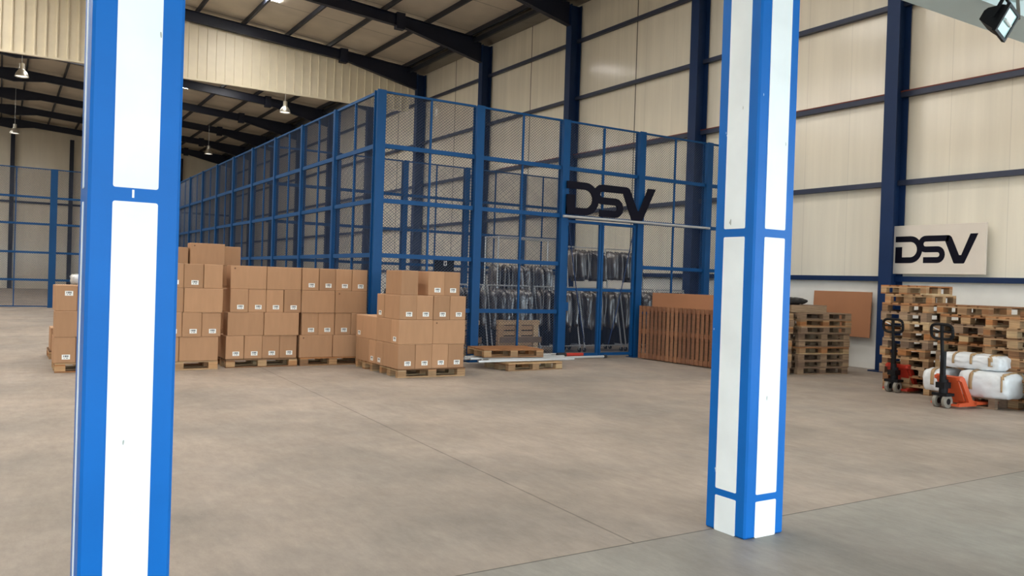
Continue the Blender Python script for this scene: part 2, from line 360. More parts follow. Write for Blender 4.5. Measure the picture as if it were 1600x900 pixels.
for i, y in enumerate(FY):
    for side in (1, -1):
        lab = names_raft.get(i) if side > 0 else None
        grp = None
        if lab is None:
            if i <= 5: lab = 'roof rafter of the near bays above the view, %s slope' % ('right' if side > 0 else 'left'); grp = 'near rafters %s' % side
            else: lab = 'beyond the cream curtain panel, %s roof slope' % ('right' if side > 0 else 'left'); grp = 'far rafters %s' % side
        r = thing('roof_rafter', 'dark navy steel rafter ' + lab, 'rafter', (APX, y, 0), 0, grp)
        xe = (XF if side > 0 else abs(XL)+.1) - APX*side - (.0)
        dep = lambda u: .40 if u < xe-3.2 else .40 + .48*(u-(xe-3.2))/3.2
        us = [0, 1.4, xe-3.2, xe]
        bz = [11.76-.40-.28, 11.76-.0735*1.4-.40, 11.76-.0735*(xe-3.2)-.40, 11.76-.0735*xe-.88]
        tz = [11.76-.0735*u for u in us]
        poly = [(side*u, z) for u, z in zip(us, tz)] + [(side*u, z) for u, z in reversed(list(zip(us, bz)))]
        MB().prism(poly, -.008, .008, 'y').build('web', M['raft'], r)
        fl = MB()
        for k in range(3): fl.prism([(side*us[k], tz[k]), (side*us[k+1], tz[k+1]), (side*us[k+1], tz[k+1]-.018), (side*us[k], tz[k]-.018)], -.1, .1, 'y')
        fl.build('flange', M['raft'], r)
        fl = MB()
        for k in range(3): fl.prism([(side*us[k], bz[k]), (side*us[k+1], bz[k+1]), (side*us[k+1], bz[k+1]+.018), (side*us[k], bz[k]+.018)], -.1, .1, 'y')
        fl.build('flange', M['raft'], r)
        u = xe-3.35
        MB().box((side*u-.16, -.125, 11.76-.0735*u-.50), (side*u+.16, .125, 11.76-.0735*u+.07)).build('splice_plate', M['raft'], r)
# purlins
for side in (1, -1):
    for k in range(9):
        x = APX + side*(.55+1.72*k)
        if x > 15 or x < -14.6: continue
        o = MB().box((x-.04, Y0, ztop(x)), (x+.04, Y1, ztop(x)+.17)).build('roof_purlin', M['purlin'])
        if side > 0: tag(o, 'dark roof purlin on the right slope, %s purlin up from the gutter' % ['ninth','eighth','seventh','sixth','fifth','fourth','third','second','first'][k], 'purlin')
        else: tag(o, 'dark roof purlin running along the left roof slope', 'purlin', 'left slope purlins')
# gutter
g = thing('eave_gutter', 'grey galvanised gutter along the top of the right wall', 'gutter', (15.15, 0, 10.45))
MB().box((-.22, Y0, .10), (.48, Y1, .14)).box((-.22, Y0, .14), (-.2, Y1, .34)).build('trough', M['gutter'], g)
MB().box((-.3, Y0, .05), (-.2, Y1, .2)).build('eave_purlin', M['purlin'], g)
# girts
gl = {0: (1.90, 'lowest, just above the brown leaning board'), 1: (3.86, 'above the wall sign, second from the floor'), 2: (5.66, 'with rusty red upper edge, third from the floor'), 3: (7.52, 'fourth from the floor'), 4: (9.35, 'topmost, under the gutter')}
for k, (z, lab) in gl.items():
    g = thing('wall_girt', 'dark steel girt on the right wall, ' + lab, 'girt', (XW, 0, z))
    MB().box((-.13, Y0, -.052), (-.021, Y1, .052)).build('rail', M['girt'] if k else M['navy'], g)
    if k == 2: tag(MB().box((-.135, Y0, .053), (-.021, 26, .078)).build('upper_edge', M['rust'], g), 'rusty red edge')
# gable columns at the far end
for x in (-7, -3.2, .57, 4.2, 8.0, 11.6):
    lab = {.57: 'thin dark post on the far end wall, under the roof ridge', 4.2: 'thin dark post on the far end wall, right at the left pillar edge'}.get(x, 'dark post on the far end wall')
    c = thing('gable_post', lab, 'column', (x, Y1-.2, 0), 0, None if x in (.57, 4.2) else 'hidden gable posts')
    zt = ztop(x) - .75
    MB().box((-.13, -.1, 0), (.13, -.08, zt)).build('flange', M['raft'], c); MB().box((-.13, .08, 0), (.13, .1, zt)).build('flange', M['raft'], c)
    MB().box((-.01, -.08, 0), (.01, .08, zt)).build('web', M['raft'], c)
o = MB().box((XL, Y1-.12, 6.0), (XW, Y1-.02, 6.14)).build('wall_girt', M['girt']); tag(o, 'thin dark girt across the far end wall', 'girt')

# ------------------------------------------------------------------ cream curtain panel under the rafter
YC = 32.87
cu = thing('smoke_curtain', 'cream ribbed sheet curtain hanging under the roof across the hall', 'partition', (0, YC, 8.82))
sh = MB(); x = -14.6; prof = []
while x < 14.86:
    prof += [(x, 0), (x+.008, -.05), (x+.047, -.05), (x+.055, 0)]; x += .335
prof.append((14.9, 0))
for (a, da), (b, db) in zip(prof, prof[1:]):
    za, zb = ztop(a)-8.82-.02, ztop(b)-8.82-.02
    sh.add([(a, da, .06), (b, db, .06), (b, db, zb), (a, da, za)], [(0,1,2,3)])
sh.build('ribbed_sheet', M['curtain'], cu)
MB().box((-14.6, -.07, 0), (14.92, .05, .07)).build('bottom_trim', M['curtain'], cu)
MB().box((14.86, -.06, .07), (14.93, .05, ztop(14.9)-8.90)).build('side_trim', M['curtain'], cu)

# ------------------------------------------------------------------ front pillars and beam
def pillar(x0, x1, y0, y1, px, py, bars, label):
    t = thing('square_pillar', label, 'pillar', ((x0+x1)/2, (y0+y1)/2, 0))
    hx, hy = (x1-x0)/2, (y1-y0)/2
    b = MB().cbox((-hx, -hy, 0), (hx, hy, 4.45), .012).build('column_body', M['pblue'], t)
    tag(b, 'blue painted square column')
    cuts = [0.002] + [z for p in bars for z in p] + [4.3]
    for i in range(0, len(cuts), 2):
        a, c = cuts[i], cuts[i+1]
        def rr(u0, u1):
            r = .009; pts = []
            for (cu, cv, s) in ((u1-r, c-r, 0), (u0+r, c-r, 1), (u0+r, a+r, 2), (u1-r, a+r, 3)):
                for k in range(4):
                    an = PI/2*s + PI/6*k; pts.append((cu+r*math.cos(an), cv+r*math.sin(an)))
            return pts
        u0, u1 = px[0]-(x0+x1)/2, px[1]-(x0+x1)/2
        MB().prism(rr(u0, u1), -hy-.003, -hy+.002, 'y').build('white_panel', M['pwhite'], t)
        MB().prism(rr(u0, u1), hy-.002, hy+.003, 'y').build('white_panel', M['pwhite'], t)
        v0, v1 = py[0]-(y0+y1)/2, py[1]-(y0+y1)/2
        MB().prism(rr(v0, v1), -hx-.003, -hx+.002, 'x').build('white_panel', M['pwhite'], t)
        MB().prism(rr(v0, v1), hx-.002, hx+.003, 'x').build('white_panel', M['pwhite'], t)
    return t
pL = pillar(.284, .624, 3.6, 3.95, (.372, .539), (3.77, 3.82), [(.235, .28), (1.870, 1.925)], 'large blue pillar with white panels, nearest, on the left')
MB().box((-.012, -.178, 1.886), (-.004, -.1745, 1.918)).build('paint_chip', M['pwhite'], pL)
pR = pillar(4.05, 4.416, 3.6, 3.945, (4.141, 4.333), (3.68, 3.858), [(.235, .28), (1.935, 1.988)], 'blue pillar with white panels on two faces, standing right of centre')
bm_ = thing('overhead_beam', 'white painted overhead beam at the top right corner', 'beam', (0, 3.6, 3.95))
MB().box((.66, 0, 0), (4.03, .37, .5)).build('beam_span', M['beam'], bm_)
MB().box((4.43, 0, 0), (16, .37, .5)).build('beam_span', M['beam'], bm_)
MB().box((-15, 0, 0), (.25, .37, .5)).build('beam_span', M['beam'], bm_)

# ------------------------------------------------------------------ wire mesh cage
def wires(mb, O, U, L, z0, z1, cw=.068, ch=.056, r=.0040):
    """diamond mesh in the plane O + U*u + z, clipped to 0..L, z0..z1"""
    H = z1-z0; sl = ch/cw; U = Vector(U); O = Vector(O); Nn = Vector((-U.y, U.x, 0))
    for fam in (1, -1):
        c = -H/sl if fam > 0 else 0.0
        end = L if fam > 0 else L + H/sl
        c = math.floor(c/cw)*cw + .01
        while c < end:
            # u = c + fam*z/sl
            za, zb = 0.0, H
            if fam > 0: za = max(za, (0-c)*sl); zb = min(zb, (L-c)*sl)
            else: za = max(za, (c-L)*sl); zb = min(zb, c*sl)
            if zb - za > .03:
                P = lambda z: O + U*(c+fam*z/sl) + Vector((0,0,z0+z)) + Nn*(fam*r*.8)
                mb.tube(P(za), P(zb), r, 3, caps=False)
            c += cw
RAIL_Z = [1.0, 2.0, 3.0, 4.0]
def fence(name, label, A, B, posts, H=5.0, rails=RAIL_Z, bay_skip=(), mull=True, pw=.17, hs=1.0, pd=.17, cw=.068):
    """posts: distances along A->B"""
    A = Vector((A[0], A[1], 0)); B = Vector((B[0], B[1], 0)); U = (B-A).normalized(); L = (B-A).length
    t = thing(name, label, 'mesh fence', A, math.atan2(U.y, U.x))
    for p in posts:
        po = MB().box((p-pw/2, -pd/2, .012), (p+pw/2, -pd/2+.02, H)).box((p-pw/2, pd/2-.02, .012), (p+pw/2, pd/2, H)).box((p-pw/2+.03, -pd/2+.02, .012), (p+pw/2-.03, pd/2-.02, H)).build('post', M['cblue'], t)
        MB().box((p-.13, -.13, 0), (p+.13, .13, .012)).build('foot_plate', M['cblue'], po)
    ends = list(posts)
    for bi, (a, b) in enumerate(zip(ends, ends[1:])):
        a2, b2 = a+pw/2, b-pw/2
        MB().box((a2, -.022, H-.038), (b2, .022, H)).build('top_rail', M['cblue'], t)
        if bi in bay_skip: continue
        for z in rails: MB().box((a2, -.03, z-.04), (b2, .03, z+.04)).build('rail', M['cblue'], t)
        MB().box((a2, -.02, .03), (b2, .02, .07)).build('bottom_rail', M['cblue'], t)
        if mull:
            m = (a+b)/2; MB().box((m-.018, -.018, .07), (m+.018, .018, H-.038)).build('mullion', M['cblue'], t)
        mb = MB(); wires(mb, (a2, .0, 0), (1,0,0), b2-a2, .07, H-.05, cw, cw*.82)
        mb.build('wire_mesh', M['wire'], t)
    return t
FX = [5.8 + 2.07*i for i in range(5)] + [15.52]
front = fence('wire_mesh_fence', 'blue front fence of the wire mesh cage, with corner post and gate', (5.8, 14), (15.6, 14), [x-5.8 for x in FX], bay_skip=(2,))
# gate bay between the third and fourth posts
a, b = 2*2.07+.085, 3*2.07-.085; m = (a+b)/2
for z in (3.0, 4.0): MB().box((a, -.03, z-.04), (b, .03, z+.04)).build('rail', M['cblue'], front)
MB().box((m-.022, -.022, 3.04), (m+.022, .022, 4.95)).build('mullion', M['cblue'], front)
mb = MB(); wires(mb, (a, 0, 0), (1,0,0), b-a, 3.04, 4.95); mb.build('wire_mesh', M['wire'], front)
gt = thing('cage_gate', 'double leaf blue mesh gate of the cage below the large letters', 'gate', (5.8, 14, 0))
for (u0, u1) in ((a+.01, m-.008), (m+.008, b-.01)):
    gf = MB().box((u0, -.03, .04), (u0+.05, .03, 2.93)).box((u1-.05, -.03, .04), (u1, .03, 2.93))
    for z in (.09, 1.47, 2.9): gf.box((u0+.05, -.03, z-.03), (u1-.05, .03, z+.03))
    gf.build('leaf_frame', M['cblue'], gt)
    mb = MB(); wires(mb, (u0+.05, 0, 0), (1,0,0), u1-u0-.1, .12, 2.87, .05, .044, .0024); mb.build('wire_mesh', M['wire'], gt)
MB().cbox((a+.0, -.06, 1.02), (a+.1, .06, 1.2), .008).build('lock_box', M['cblue'], gt)
for (p0, p1, sag) in (((a+.05, -.05, 2.8), (a+.55, -.05, .35), .12), ((b-.1, -.05, 2.75), (m+.25, -.05, .3), .1)):
    pts = []
    for k in range(9):
        f = k/8; pts.append((p0[0]+(p1[0]-p0[0])*f, -.05, p0[2]+(p1[2]-p0[2])*f - sag*math.sin(PI*f)))
    MB().path(pts, .011, 6).build('cable', M['navy'], gt)
side = fence('wire_mesh_fence', 'long blue side fence of the cage running back from the corner post', (5.8, 14.22), (5.8, 36.0), [2.04+2.16*i for i in range(10)] , pw=.10, pd=.12)
# link rails from corner post to first side post
for z in RAIL_Z: MB().box((-.13, -.03, z-.04), (1.965, .03, z+.04)).build('rail', M['cblue'], side)
MB().box((-.13, -.025, 4.95), (1.965, .025, 5.0)).build('top_rail', M['cblue'], side)
MB().box((.95, -.022, .07), (.994, .022, 4.95)).build('mullion', M['cblue'], side)
mb = MB(); wires(mb, (-.13, 0, 0), (1,0,0), 2.09, .07, 4.95); mb.build('wire_mesh', M['wire'], side)
inner = fence('wire_mesh_fence', 'dark blue inner mesh fence seen through the front of the cage', (5.95, 21.9), (15.6, 21.9), [1.92+2.04*i for i in range(4)]+[9.55], pw=.15)
for z in RAIL_Z: MB().box((0, -.03, z-.04), (1.845, .03, z+.04)).build('rail', M['cblue'], inner)
MB().box((0, -.025, 4.95), (1.845, .025, 5.0)).build('top_rail', M['cblue'], inner)
far = fence('wire_mesh_fence', 'distant blue mesh fence across the hall at the far left', (-8.4, 36.6), (5.9, 36.6), [.05+2.54*i for i in range(3)]+[7.6+2.54*0, 10.12, 12.2, 14.2], H=5.38, rails=[1.07, 2.13, 3.23, 4.26], pw=.24, cw=.08)

# ------------------------------------------------------------------ lettering
def letters(depth, mb=None):
    """three connected letters in unit space: width 830, height 262, extruded along y 0..depth"""
    mb = mb or MB()
    W = 54
    def stroke(pts, wd, y0=0.0):
        L_, R_ = [], []
        for i, p in enumerate(pts):
            a = pts[max(i-1, 0)]; b = pts[min(i+1, len(pts)-1)]
            d = Vector((b[0]-a[0], b[1]-a[1])).normalized(); n = Vector((-d.y, d.x))
            w_ = wd
            if 0 < i < len(pts)-1:
                d0 = Vector((p[0]-a[0], p[1]-a[1])).normalized(); cs = max(.5, d0.dot(d)); w_ = wd/cs
            L_.append((p[0]+n.x*w_/2, p[1]+n.y*w_/2)); R_.append((p[0]-n.x*w_/2, p[1]-n.y*w_/2))
        k = len(pts)
        vs = [(u, y0, v) for u, v in L_] + [(u, y0, v) for u, v in R_] + [(u, depth, v) for u, v in L_] + [(u, depth, v) for u, v in R_]
        fs = []
        for i in range(k-1):
            fs += [(i, i+1, k+i+1, k+i), (2*k+i, 3*k+i, 3*k+i+1, 2*k+i+1), (i, 2*k+i, 2*k+i+1, i+1), (k+i, k+i+1, 3*k+i+1, 3*k+i)]
        fs += [(0, k, 3*k, 2*k), (k-1, 3*k-1, 4*k-1, 2*k-1)]
        mb.add(vs, fs)
    def arc(cx, cy, r, a0, a1, n=8):
        return [(cx+r*math.cos(math.radians(a0+(a1-a0)*i/n)), cy+r*math.sin(math.radians(a0+(a1-a0)*i/n))) for i in range(n+1)]
    # heights measured up from the baseline (0..250)
    stroke([(0, 223)] + arc(160, 125, 98, 90, -90, 16) + [(0, 27)], W)             # bowl
    mb.prism([(0, 0), (0, 150), (72, 150), (72, 40), (72, 0)], .8, depth-.8, 'y')      # stub of the first letter
    stroke([(297, 27), (433, 27)] + arc(440, 76, 49, -90, 90, 10) + [(340, 125)] + arc(318, 174, 49, 270, 90, 10) + [(540, 223)] + [(552, 221)], W, 1.6)
    mb.prism([(538, 250), (560, 246), (578, 232), (655, 70), (675, 70), (757, 258), (830, 258), (708, 2), (700, -5), (612, -5), (602, 2), (515, 196)], 2.4, depth-2.4, 'y')
    return mb
# cut-out letters on the cage
lt = letters(24); L0 = lt.v; s = 2.42/830
lt.v = [(u*s, d*.0016, v*.70/255) for u, d, v in L0]
o = lt.build('sign_letters', M['signnavy']); o.location = (9.93, 13.84, 3.035)
tag(o, 'large dark navy cut-out letters DSV standing on a bar of the cage', 'sign')
bar = thing('sign_bar', 'long pale metal bar under the navy letters on the cage', 'bar', (9.86, 13.86, 2.985))
MB().tube((0, 0, 0), (4.2, 0, 0), .028, 10).build('tube', M['steel'], bar)
for u in (.1, 2.15, 4.15): MB().box((u-.02, 0, -.02), (u+.02, .06, .02)).build('bracket', M['steel'], bar)
# wall sign
ws = thing('wall_sign', 'cream rectangular board with dark navy letters DSV on the right wall', 'sign', (15.52, 0, 0))
MB().cbox((-.05, 8.24, 2.0), (-.01, 10.1, 2.975), .006).build('board', M['signboard'], ws)
lt = letters(4); L0 = lt.v; s = 1.66/830
lt.v = [(-.056 + d*.0018, 10.05-u*s, 2.22+v*.55/255) for u, d, v in L0]
lt.build('letters', M['signnavy'], ws)

# ------------------------------------------------------------------ pallets
def make_pallet(woodm, kind='wooden_pallet'):
    t = thing(kind, 'pallet', 'pallet')
    d = MB()
    for y, wd in ((-.3275, .145), (-.17, .1), (0, .145), (.17, .1), (.3275, .145)): d.box((-.6, y-wd/2, .122), (.6, y+wd/2, .144))
    d.build('deck_boards', woodm, t)
    d = MB()
    for x in (-.5275, 0, .5275): MB().box((x-.0725, -.4, .1), (x+.0725, .4, .122)).build('cross_board', woodm, t)
    for x in (-.5275, 0, .5275):
        for y, wd in ((-.35, .1), (0, .145), (.35, .1)):
            MB().box((x-.0725, y-wd/2, .022), (x+.0725, y+wd/2, .1)).build('block', woodm, t)
    for y, wd in ((-.35, .1), (0, .145), (.35, .1)): MB().box((-.6, y-wd/2, 0), (.6, y+wd/2, .022)).build('base_board', woodm, t)
    return Proto(t)
PAL = make_pallet(M['wood']); OLD = make_pallet(M['oldwood'])

# ------------------------------------------------------------------ cartons
BW, BL, BH = .297, .6, .393
def make_box(w_, l_, h_, lab, mark):
    t = thing('cardboard_box', 'box', 'box')
    b = MB().cbox((-w_/2, -l_/2, 0), (w_/2, l_/2, h_-.006), .007).build('carton', M['card'], t)
    MB().box((-w_/2+.004, -l_/2+.004, h_-.006), (-.002, l_/2-.004, h_-.001)).build('flap', M['cardside'], t)
    MB().box((.002, -l_/2+.004, h_-.006), (w_/2-.004, l_/2-.004, h_-.001)).build('flap', M['cardside'], t)
    if lab:
        lo, up = lab
        s_ = MB().box((lo-.055, -l_/2-.0015, up-.036), (lo+.055, -l_/2+.001, up+.036))
        x = lo-.036
        for wd in (9, 4, 7, 12, 5, 8, 10, 4):
            s_.box((x, -l_/2-.0022, up-.002), (x+wd*.001*.8, -l_/2-.0014, up+.026), 1); x += .0095
        s_.box((lo-.03, -l_/2-.0022, up-.022), (lo-.012, -l_/2-.0014, up-.015), 1)
        s_.box((lo+.0, -l_/2-.0022, up-.022), (lo+.028, -l_/2-.0014, up-.013), 1)
        s_.build('label', [M['paper'], M['ink']], t)
    if mark:
        MB().tube((-w_/2-.001, l_/2-.07, h_-.05), (-w_/2+.001, l_/2-.07, h_-.05), .014, 12).build('print_mark', M['stamp'], t)
    return Proto(t)
BX = {'n': make_box(BW, BL, BH, (.02, .09), False), 'u': make_box(BW, BL, BH, (.035, .27), False), 'p': make_box(BW, BL, BH, None, False), 'l': make_box(BW, BL, BH, (.0, .08), False), 'm': make_box(BW, BL, BH, (.0, .08), True)}
def jit(a): return random.uniform(-a, a)
def place(kind, x, y, z, rz, label):
    return BX[kind].put((x, y, z), rz + jit(.012), label)
POSN = {1: ['only'], 2: ['left', 'right'], 3: ['left', 'middle', 'right'], 4: ['leftmost', 'second from left', 'third from left', 'rightmost']}
ROWN = ['bottom row', 'second row', 'third row', 'top row']
def stack(x0, y0, rows, name, xoff=(0,0,0,0), zb=.145):
    """rows of long ('L') or narrow ('N') boxes, left to right; front plane at y0"""
    for r, spec in enumerate(rows):
        x = x0 + xoff[r]; n_ = len(spec)
        for i, c in enumerate(spec):
            z = zb + r*(BH+.001)
            wd = BL if c in 'LM' else BW
            x_ = x + wd/2 + .003
            if c in 'LM': rz, k, dy = PI/2, ('m' if c == 'M' else 'p'), BW/2
            elif c == 'N': rz, k, dy = 0, 'n', BL/2
            elif c == 'U': rz, k, dy = 0, 'u', BL/2
            else: rz, k, dy = 0, 'p', BL/2
            if c != '-':
                what = 'long' if c in 'LM' else ('labelled narrow' if c in 'NU' else 'plain narrow')
                place(k, x_, y0 + dy + random.uniform(0, .03), z, rz, '%s cardboard box, %s, %s, %s' % (what, POSN[n_][i], ROWN[r], name))
            x += wd + .007
# mark sits on the -x local side: with rz = +90deg it faces -y (the camera)
YS = 14.08
STK = {'end': 'load left of left pillar', 'A': 'load right of left pillar', 'B': 'middle load', 'C': 'load by cage corner'}
PAL.put((1.33, YS+.4, 0), 0, 'wooden pallet under the low box load left of the left pillar')
PAL.put((2.47, YS-.12+.4, 0), 0, 'wooden pallet under the box load just right of the left pillar')
PAL.put((3.83, YS+.4, 0), 0, 'wooden pallet under the middle box load of the row')
PAL.put((5.09, YS+.42, 0), 0, 'pale wooden pallet under the box load by the cage corner post')
stack(.71, YS+.02, ['NNNN', 'LL', 'UNNN'], STK['end'])
stack(1.88, YS-.14, ['LL', 'NNNN', 'LL', 'NNNP'], STK['A'], (-.02, .01, .03, .02))
stack(3.22, YS+.02, ['NNNN', 'LL', 'NNNN', 'ML'], STK['B'], (0, .02, .05, .05))
stack(4.47, YS+.02, ['ML', 'NNNN', 'LM', 'NNNN'], STK['C'], (0, .03, .02, .02))
# second depth row of the left loads: carries the boxes seen above
PAL.put((2.9, YS+1.9, 0), 0, 'wooden pallet hidden behind the load just right of the left pillar')
for r in range(4):
    for i in range(2):
        place('p', 2.6+.61*i, YS+1.75, .145+r*(BH+.001), PI/2, 'plain cardboard box of the load standing behind the front row')
for o_ in COL.objects:
    if o_.get('label', '') == 'plain cardboard box of the load standing behind the front row': o_['group'] = 'boxes of the rear load'
zt = .145 + 4*(BH+.001)
place('m', 3.21, YS+1.70, zt, PI/2, 'cardboard box with round print mark, highest of all, on the left load')
BX['p'].put((3.70, YS+2.32, zt-.001), PI/2+.02, 'cardboard box right of the highest box, partly behind it', None, (1, .82, .95))
BX['p'].put((2.60, YS+1.76, zt), PI/2, 'low cardboard box at the left pillar edge, beside the highest box', None, (1, .95, .78))
PAL.put((3.75, YS+2.6, 0), 0, 'wooden pallet hidden behind the middle load of the row')
for r in range(4): 
    o_ = place('p', 3.70, YS+2.32, .145+r*(BH+.001), PI/2, 'plain cardboard box of the load standing behind the front row'); o_['group'] = 'boxes of the rear load'
# further box and wrapped bundle at the far left
PAL.put((1.35, 16.6, 0), 0, 'wooden pallet at the far left, behind the low box load')
place('p', .92, 16.55, .145, 0, 'cardboard box on the pallet at the far left behind the low load')
o_ = place('p', 1.27, 15.1, .145, 0, 'plain cardboard box under the film wrapped bundle'); 
def soft(mb, lo, hi, nx, ny, nz, rnd=.35, amp=.012, seed=1):
    """soft pillow-like block"""
    rs = random.Random(seed); cx = [(a+b)/2 for a, b in zip(lo, hi)]; h = [(b-a)/2 for a, b in zip(lo, hi)]
    idx = {}; vs = []; fs = []
    def V(i, j, k):
        key = (i, j, k)
        if key not in idx:
            p = [2*i/nx-1, 2*j/ny-1, 2*k/nz-1]
            e = 1/(1-.75*rnd)*2
            ln = (abs(p[0])**8+abs(p[1])**8+abs(p[2])**8)**(1/8)
            q = [c/ln for c in p]
            sq = [q[0]*(1-rnd*.28*(q[1]**2+q[2]**2)/2), q[1]*(1-rnd*.28*(q[0]**2+q[2]**2)/2), q[2]*(1-rnd*.45*(q[0]**2*.6+q[1]**2*.6))]
            idx[key] = len(vs); vs.append(tuple(cx[a]+h[a]*sq[a]+rs.uniform(-amp, amp) for a in range(3)))
        return idx[key]
    for i in range(nx):
        for j in range(ny): fs += [(V(i,j,0), V(i,j+1,0), V(i+1,j+1,0), V(i+1,j,0)), (V(i,j,nz), V(i+1,j,nz), V(i+1,j+1,nz), V(i,j+1,nz))]
    for i in range(nx):
        for k in range(nz): fs += [(V(i,0,k), V(i+1,0,k), V(i+1,0,k+1), V(i,0,k+1)), (V(i,ny,k), V(i,ny,k+1), V(i+1,ny,k+1), V(i+1,ny,k))]
    for j in range(ny):
        for k in range(nz): fs += [(V(0,j,k), V(0,j,k+1), V(0,j+1,k+1), V(0,j+1,k)), (V(nx,j,k), V(nx,j+1,k), V(nx,j+1,k+1), V(nx,j,k+1))]
    mb.add(vs, fs); return mb
o_['label'] = 'plain cardboard box hidden behind the low load'
for r in (1, 2): place('p', 1.27, 15.1, .145+r*(BH+.001), 0, 'plain cardboard box hidden behind the low load, %s up' % ('second' if r == 1 else 'third'))
PAL.put((1.45, 15.06+.3, 0), PI/2, 'wooden pallet hidden behind the low load')
o_ = soft(MB(), (.97, 14.95, 1.325), (1.42, 15.35, 1.5), 8, 8, 4, .5, .012, 5).build('wrapped_bundle', M['wrap'], None, True)
tag(o_, 'small silvery film wrapped bundle at the left edge of the left pillar', 'bundle')

# near pile: front block four rows, rear block two rows
NX, NY = 5.37, 11.93
PAL.put((NX+.05+.6, NY+.05+.4, 0), -.03, 'wooden pallet under the tall near pile of boxes')
PAL.put((NX+.03+.6, NY+1.08+.4, 0), -.02, 'wooden pallet under the low rear part of the near pile')
nm = 'the near pile'
R1, R2, R3, R4 = [.145+i*(BH+.001) for i in range(4)]
def near(k, x, y, z, rz, what): place(k, NX+x, NY+y, z, rz, 'cardboard box ' + what)
p4 = ['leftmost', 'second', 'third', 'rightmost']
for i in range(4): near('n', .15+.301*i, .3+.01*i, R1, 0, 'with label, %s along the front bottom row of the near pile' % p4[i])
near('l', .3, .15, R2, -PI/2, 'long side forward, left front of second row, near pile'); BX['m'].put((NX+.91, NY+.17, R2), PI/2, 'cardboard box long side forward with print mark, right of second row, near pile')
for i in range(4): near('n', .15+.303*i, .3+.008*i, R3, 0, 'with label, %s along the front third row of the near pile' % p4[i])
near('p', .17, .31, R4, 0, 'plain end forward, standing alone on top left of the near pile')
near('n', .66, .34, R4, 0, 'with label, left of the top pair on the near pile')
near('n', .96, .36, R4, 0, 'with label, right of the top pair on the near pile')
# left flank and rear
near('l', .3, .755, R1, -PI/2, 'label facing left, bottom row of the near pile, behind front corner')
near('p', .90, .755, R1, PI/2, 'inside the bottom row of the near pile, out of sight')
for i in range(4): near('p', .15+.301*i, .605, R2, 0, 'inside second row of the near pile, %s behind the long ones' % p4[i])
near('l', .3, .76, R3, -PI/2, 'label facing left, third row of the near pile, behind front corner')
near('p', .90, .76, R3, PI/2, 'inside the third row of the near pile, out of sight')
near('l', .3, 1.06, R1, -PI/2, 'label facing left, bottom row where the low rear part begins'); near('p', .15, 1.515, R1, 0, 'long side facing left, rear end of the bottom row, near pile')
near('p', .9, 1.06, R1, PI/2, 'inside the low rear part, bottom row, out of sight')
for i in range(1, 4): near('p', .15+.301*i, 1.515, R1, 0, 'at the rear of the low part, bottom row, %s from flank' % p4[i])
near('p', .15, 1.215, R2, 0, 'long side facing left, upper row of low rear part'); near('l', .3, 1.67, R2, -PI/2, 'label facing left, rear end of upper row, low rear part')
for i in range(1, 4): near('p', .15+.301*i, 1.215, R2, 0, 'in upper row of the low rear part, %s from flank' % p4[i])

# ------------------------------------------------------------------ flat pallets with loose tubes
PAL.put((8.27, 12.75, 0), .04, 'wooden pallet lying on the floor below loose steel tubes')
PAL.put((8.05, 13.05, .212), -.12, 'weathered pallet lying on top of the loose steel tubes', None)
random.seed(3)
for k in range(11):
    lay = 0
    y = 12.42 + .085*k + random.uniform(-.02, .02); a = .05*jit(1); x0 = 6.85 + random.uniform(0, .7); x1 = 9.0 + random.uniform(-.3, .5)
    if k == 3: x1 = 10.1
    z = .167 + random.uniform(0, .02)
    o_ = MB().tube((x0, y, z), (x1, y+a, z), .021, 10).build('steel_tube', M['steel'])
    if k == 3:
        MB().tube((x1, y+a, z), (x1+.06, y+a, z), .034, 10).build('end_cap', M['black'], o_)
        tag(o_, 'longest loose steel tube sticking out right of the flat pallets, black end cap', 'tube')
    else: tag(o_, 'loose steel tube lying between the two flat pallets', 'tube', 'loose steel tubes')
t = thing('red_handled_bar', 'short red handled bar poking out beside the flat pallets', 'bar', (9.25, 13.06, .19))
MB().tube((.2, 0, 0), (.62, 0, 0), .035, 10).build('grip', M['red'], t); MB().tube((0, 0, 0), (.2, 0, 0), .045, 10).build('head', M['black'], t)
# upright pallets inside the cage
def upright(x, y, rz, label):
    t = thing('wooden_pallet', label, 'pallet', (x, y, 0), rz)
    for k in range(7): MB().box((-.5, .06, .03+.112*k), (.5, .085, .12+.112*k)).build('slat', M['palewood'], t)
    for u in (-.49, -.06, .37): MB().box((u, -.0, .01), (u+.12, .06, .80)).build('stringer', M['palewood'], t)
    MB().box((-.46, -.025, .33), (.56, 0, .45)).build('cross_plank', M['oldwood'], t)
    MB().box((-.5, -.022, .70), (.5, 0, .79)).build('cross_plank', M['palewood'], t)
    return t
upright(9.17, 14.35, 0, 'pallet standing on edge inside the cage by the gate post, facing out')
upright(7.72, 14.35, .02, 'pallet standing on edge inside the cage, left one, mostly behind the box pile and post')

# ------------------------------------------------------------------ slatted panel and boards by the cage end
t = thing('slatted_panel', 'long brown slatted wooden panel standing on edge beside the cage gate', 'panel', (11.9, 13.72, 0), -PI/2+.03)
n_ = 19
for i in range(n_):
    MB().box((i*.121, -.022, .02), (i*.121+.074, -.008, 1.16)).build('slat', M['brownwood'], t)
for z in (.04, .57, 1.06): MB().box((0, -.008, z), (n_*.121-.04, .02, z+.09)).build('rail', M['brownwood'], t)
for i in range(n_-1): MB().box((i*.121+.04, .24, .02), (i*.121+.160, .255, 1.12)).build('shade_slat', M['oldwood'], t)  # backing added to keep the gaps between the slats dark
for z in (.02, .55, 1.03): MB().box((0, .02, z), (n_*.121-.04, .24, z+.09)).build('shade_rail', M['brownwood'], t)  # added between front and backing to block light from above
o_ = MB().cbox((12.24, 11.45, 0), (12.265, 13.72, 1.45), .004).build('hardboard_sheet', M['board']); o_.rotation_euler = (0, .0, 0)
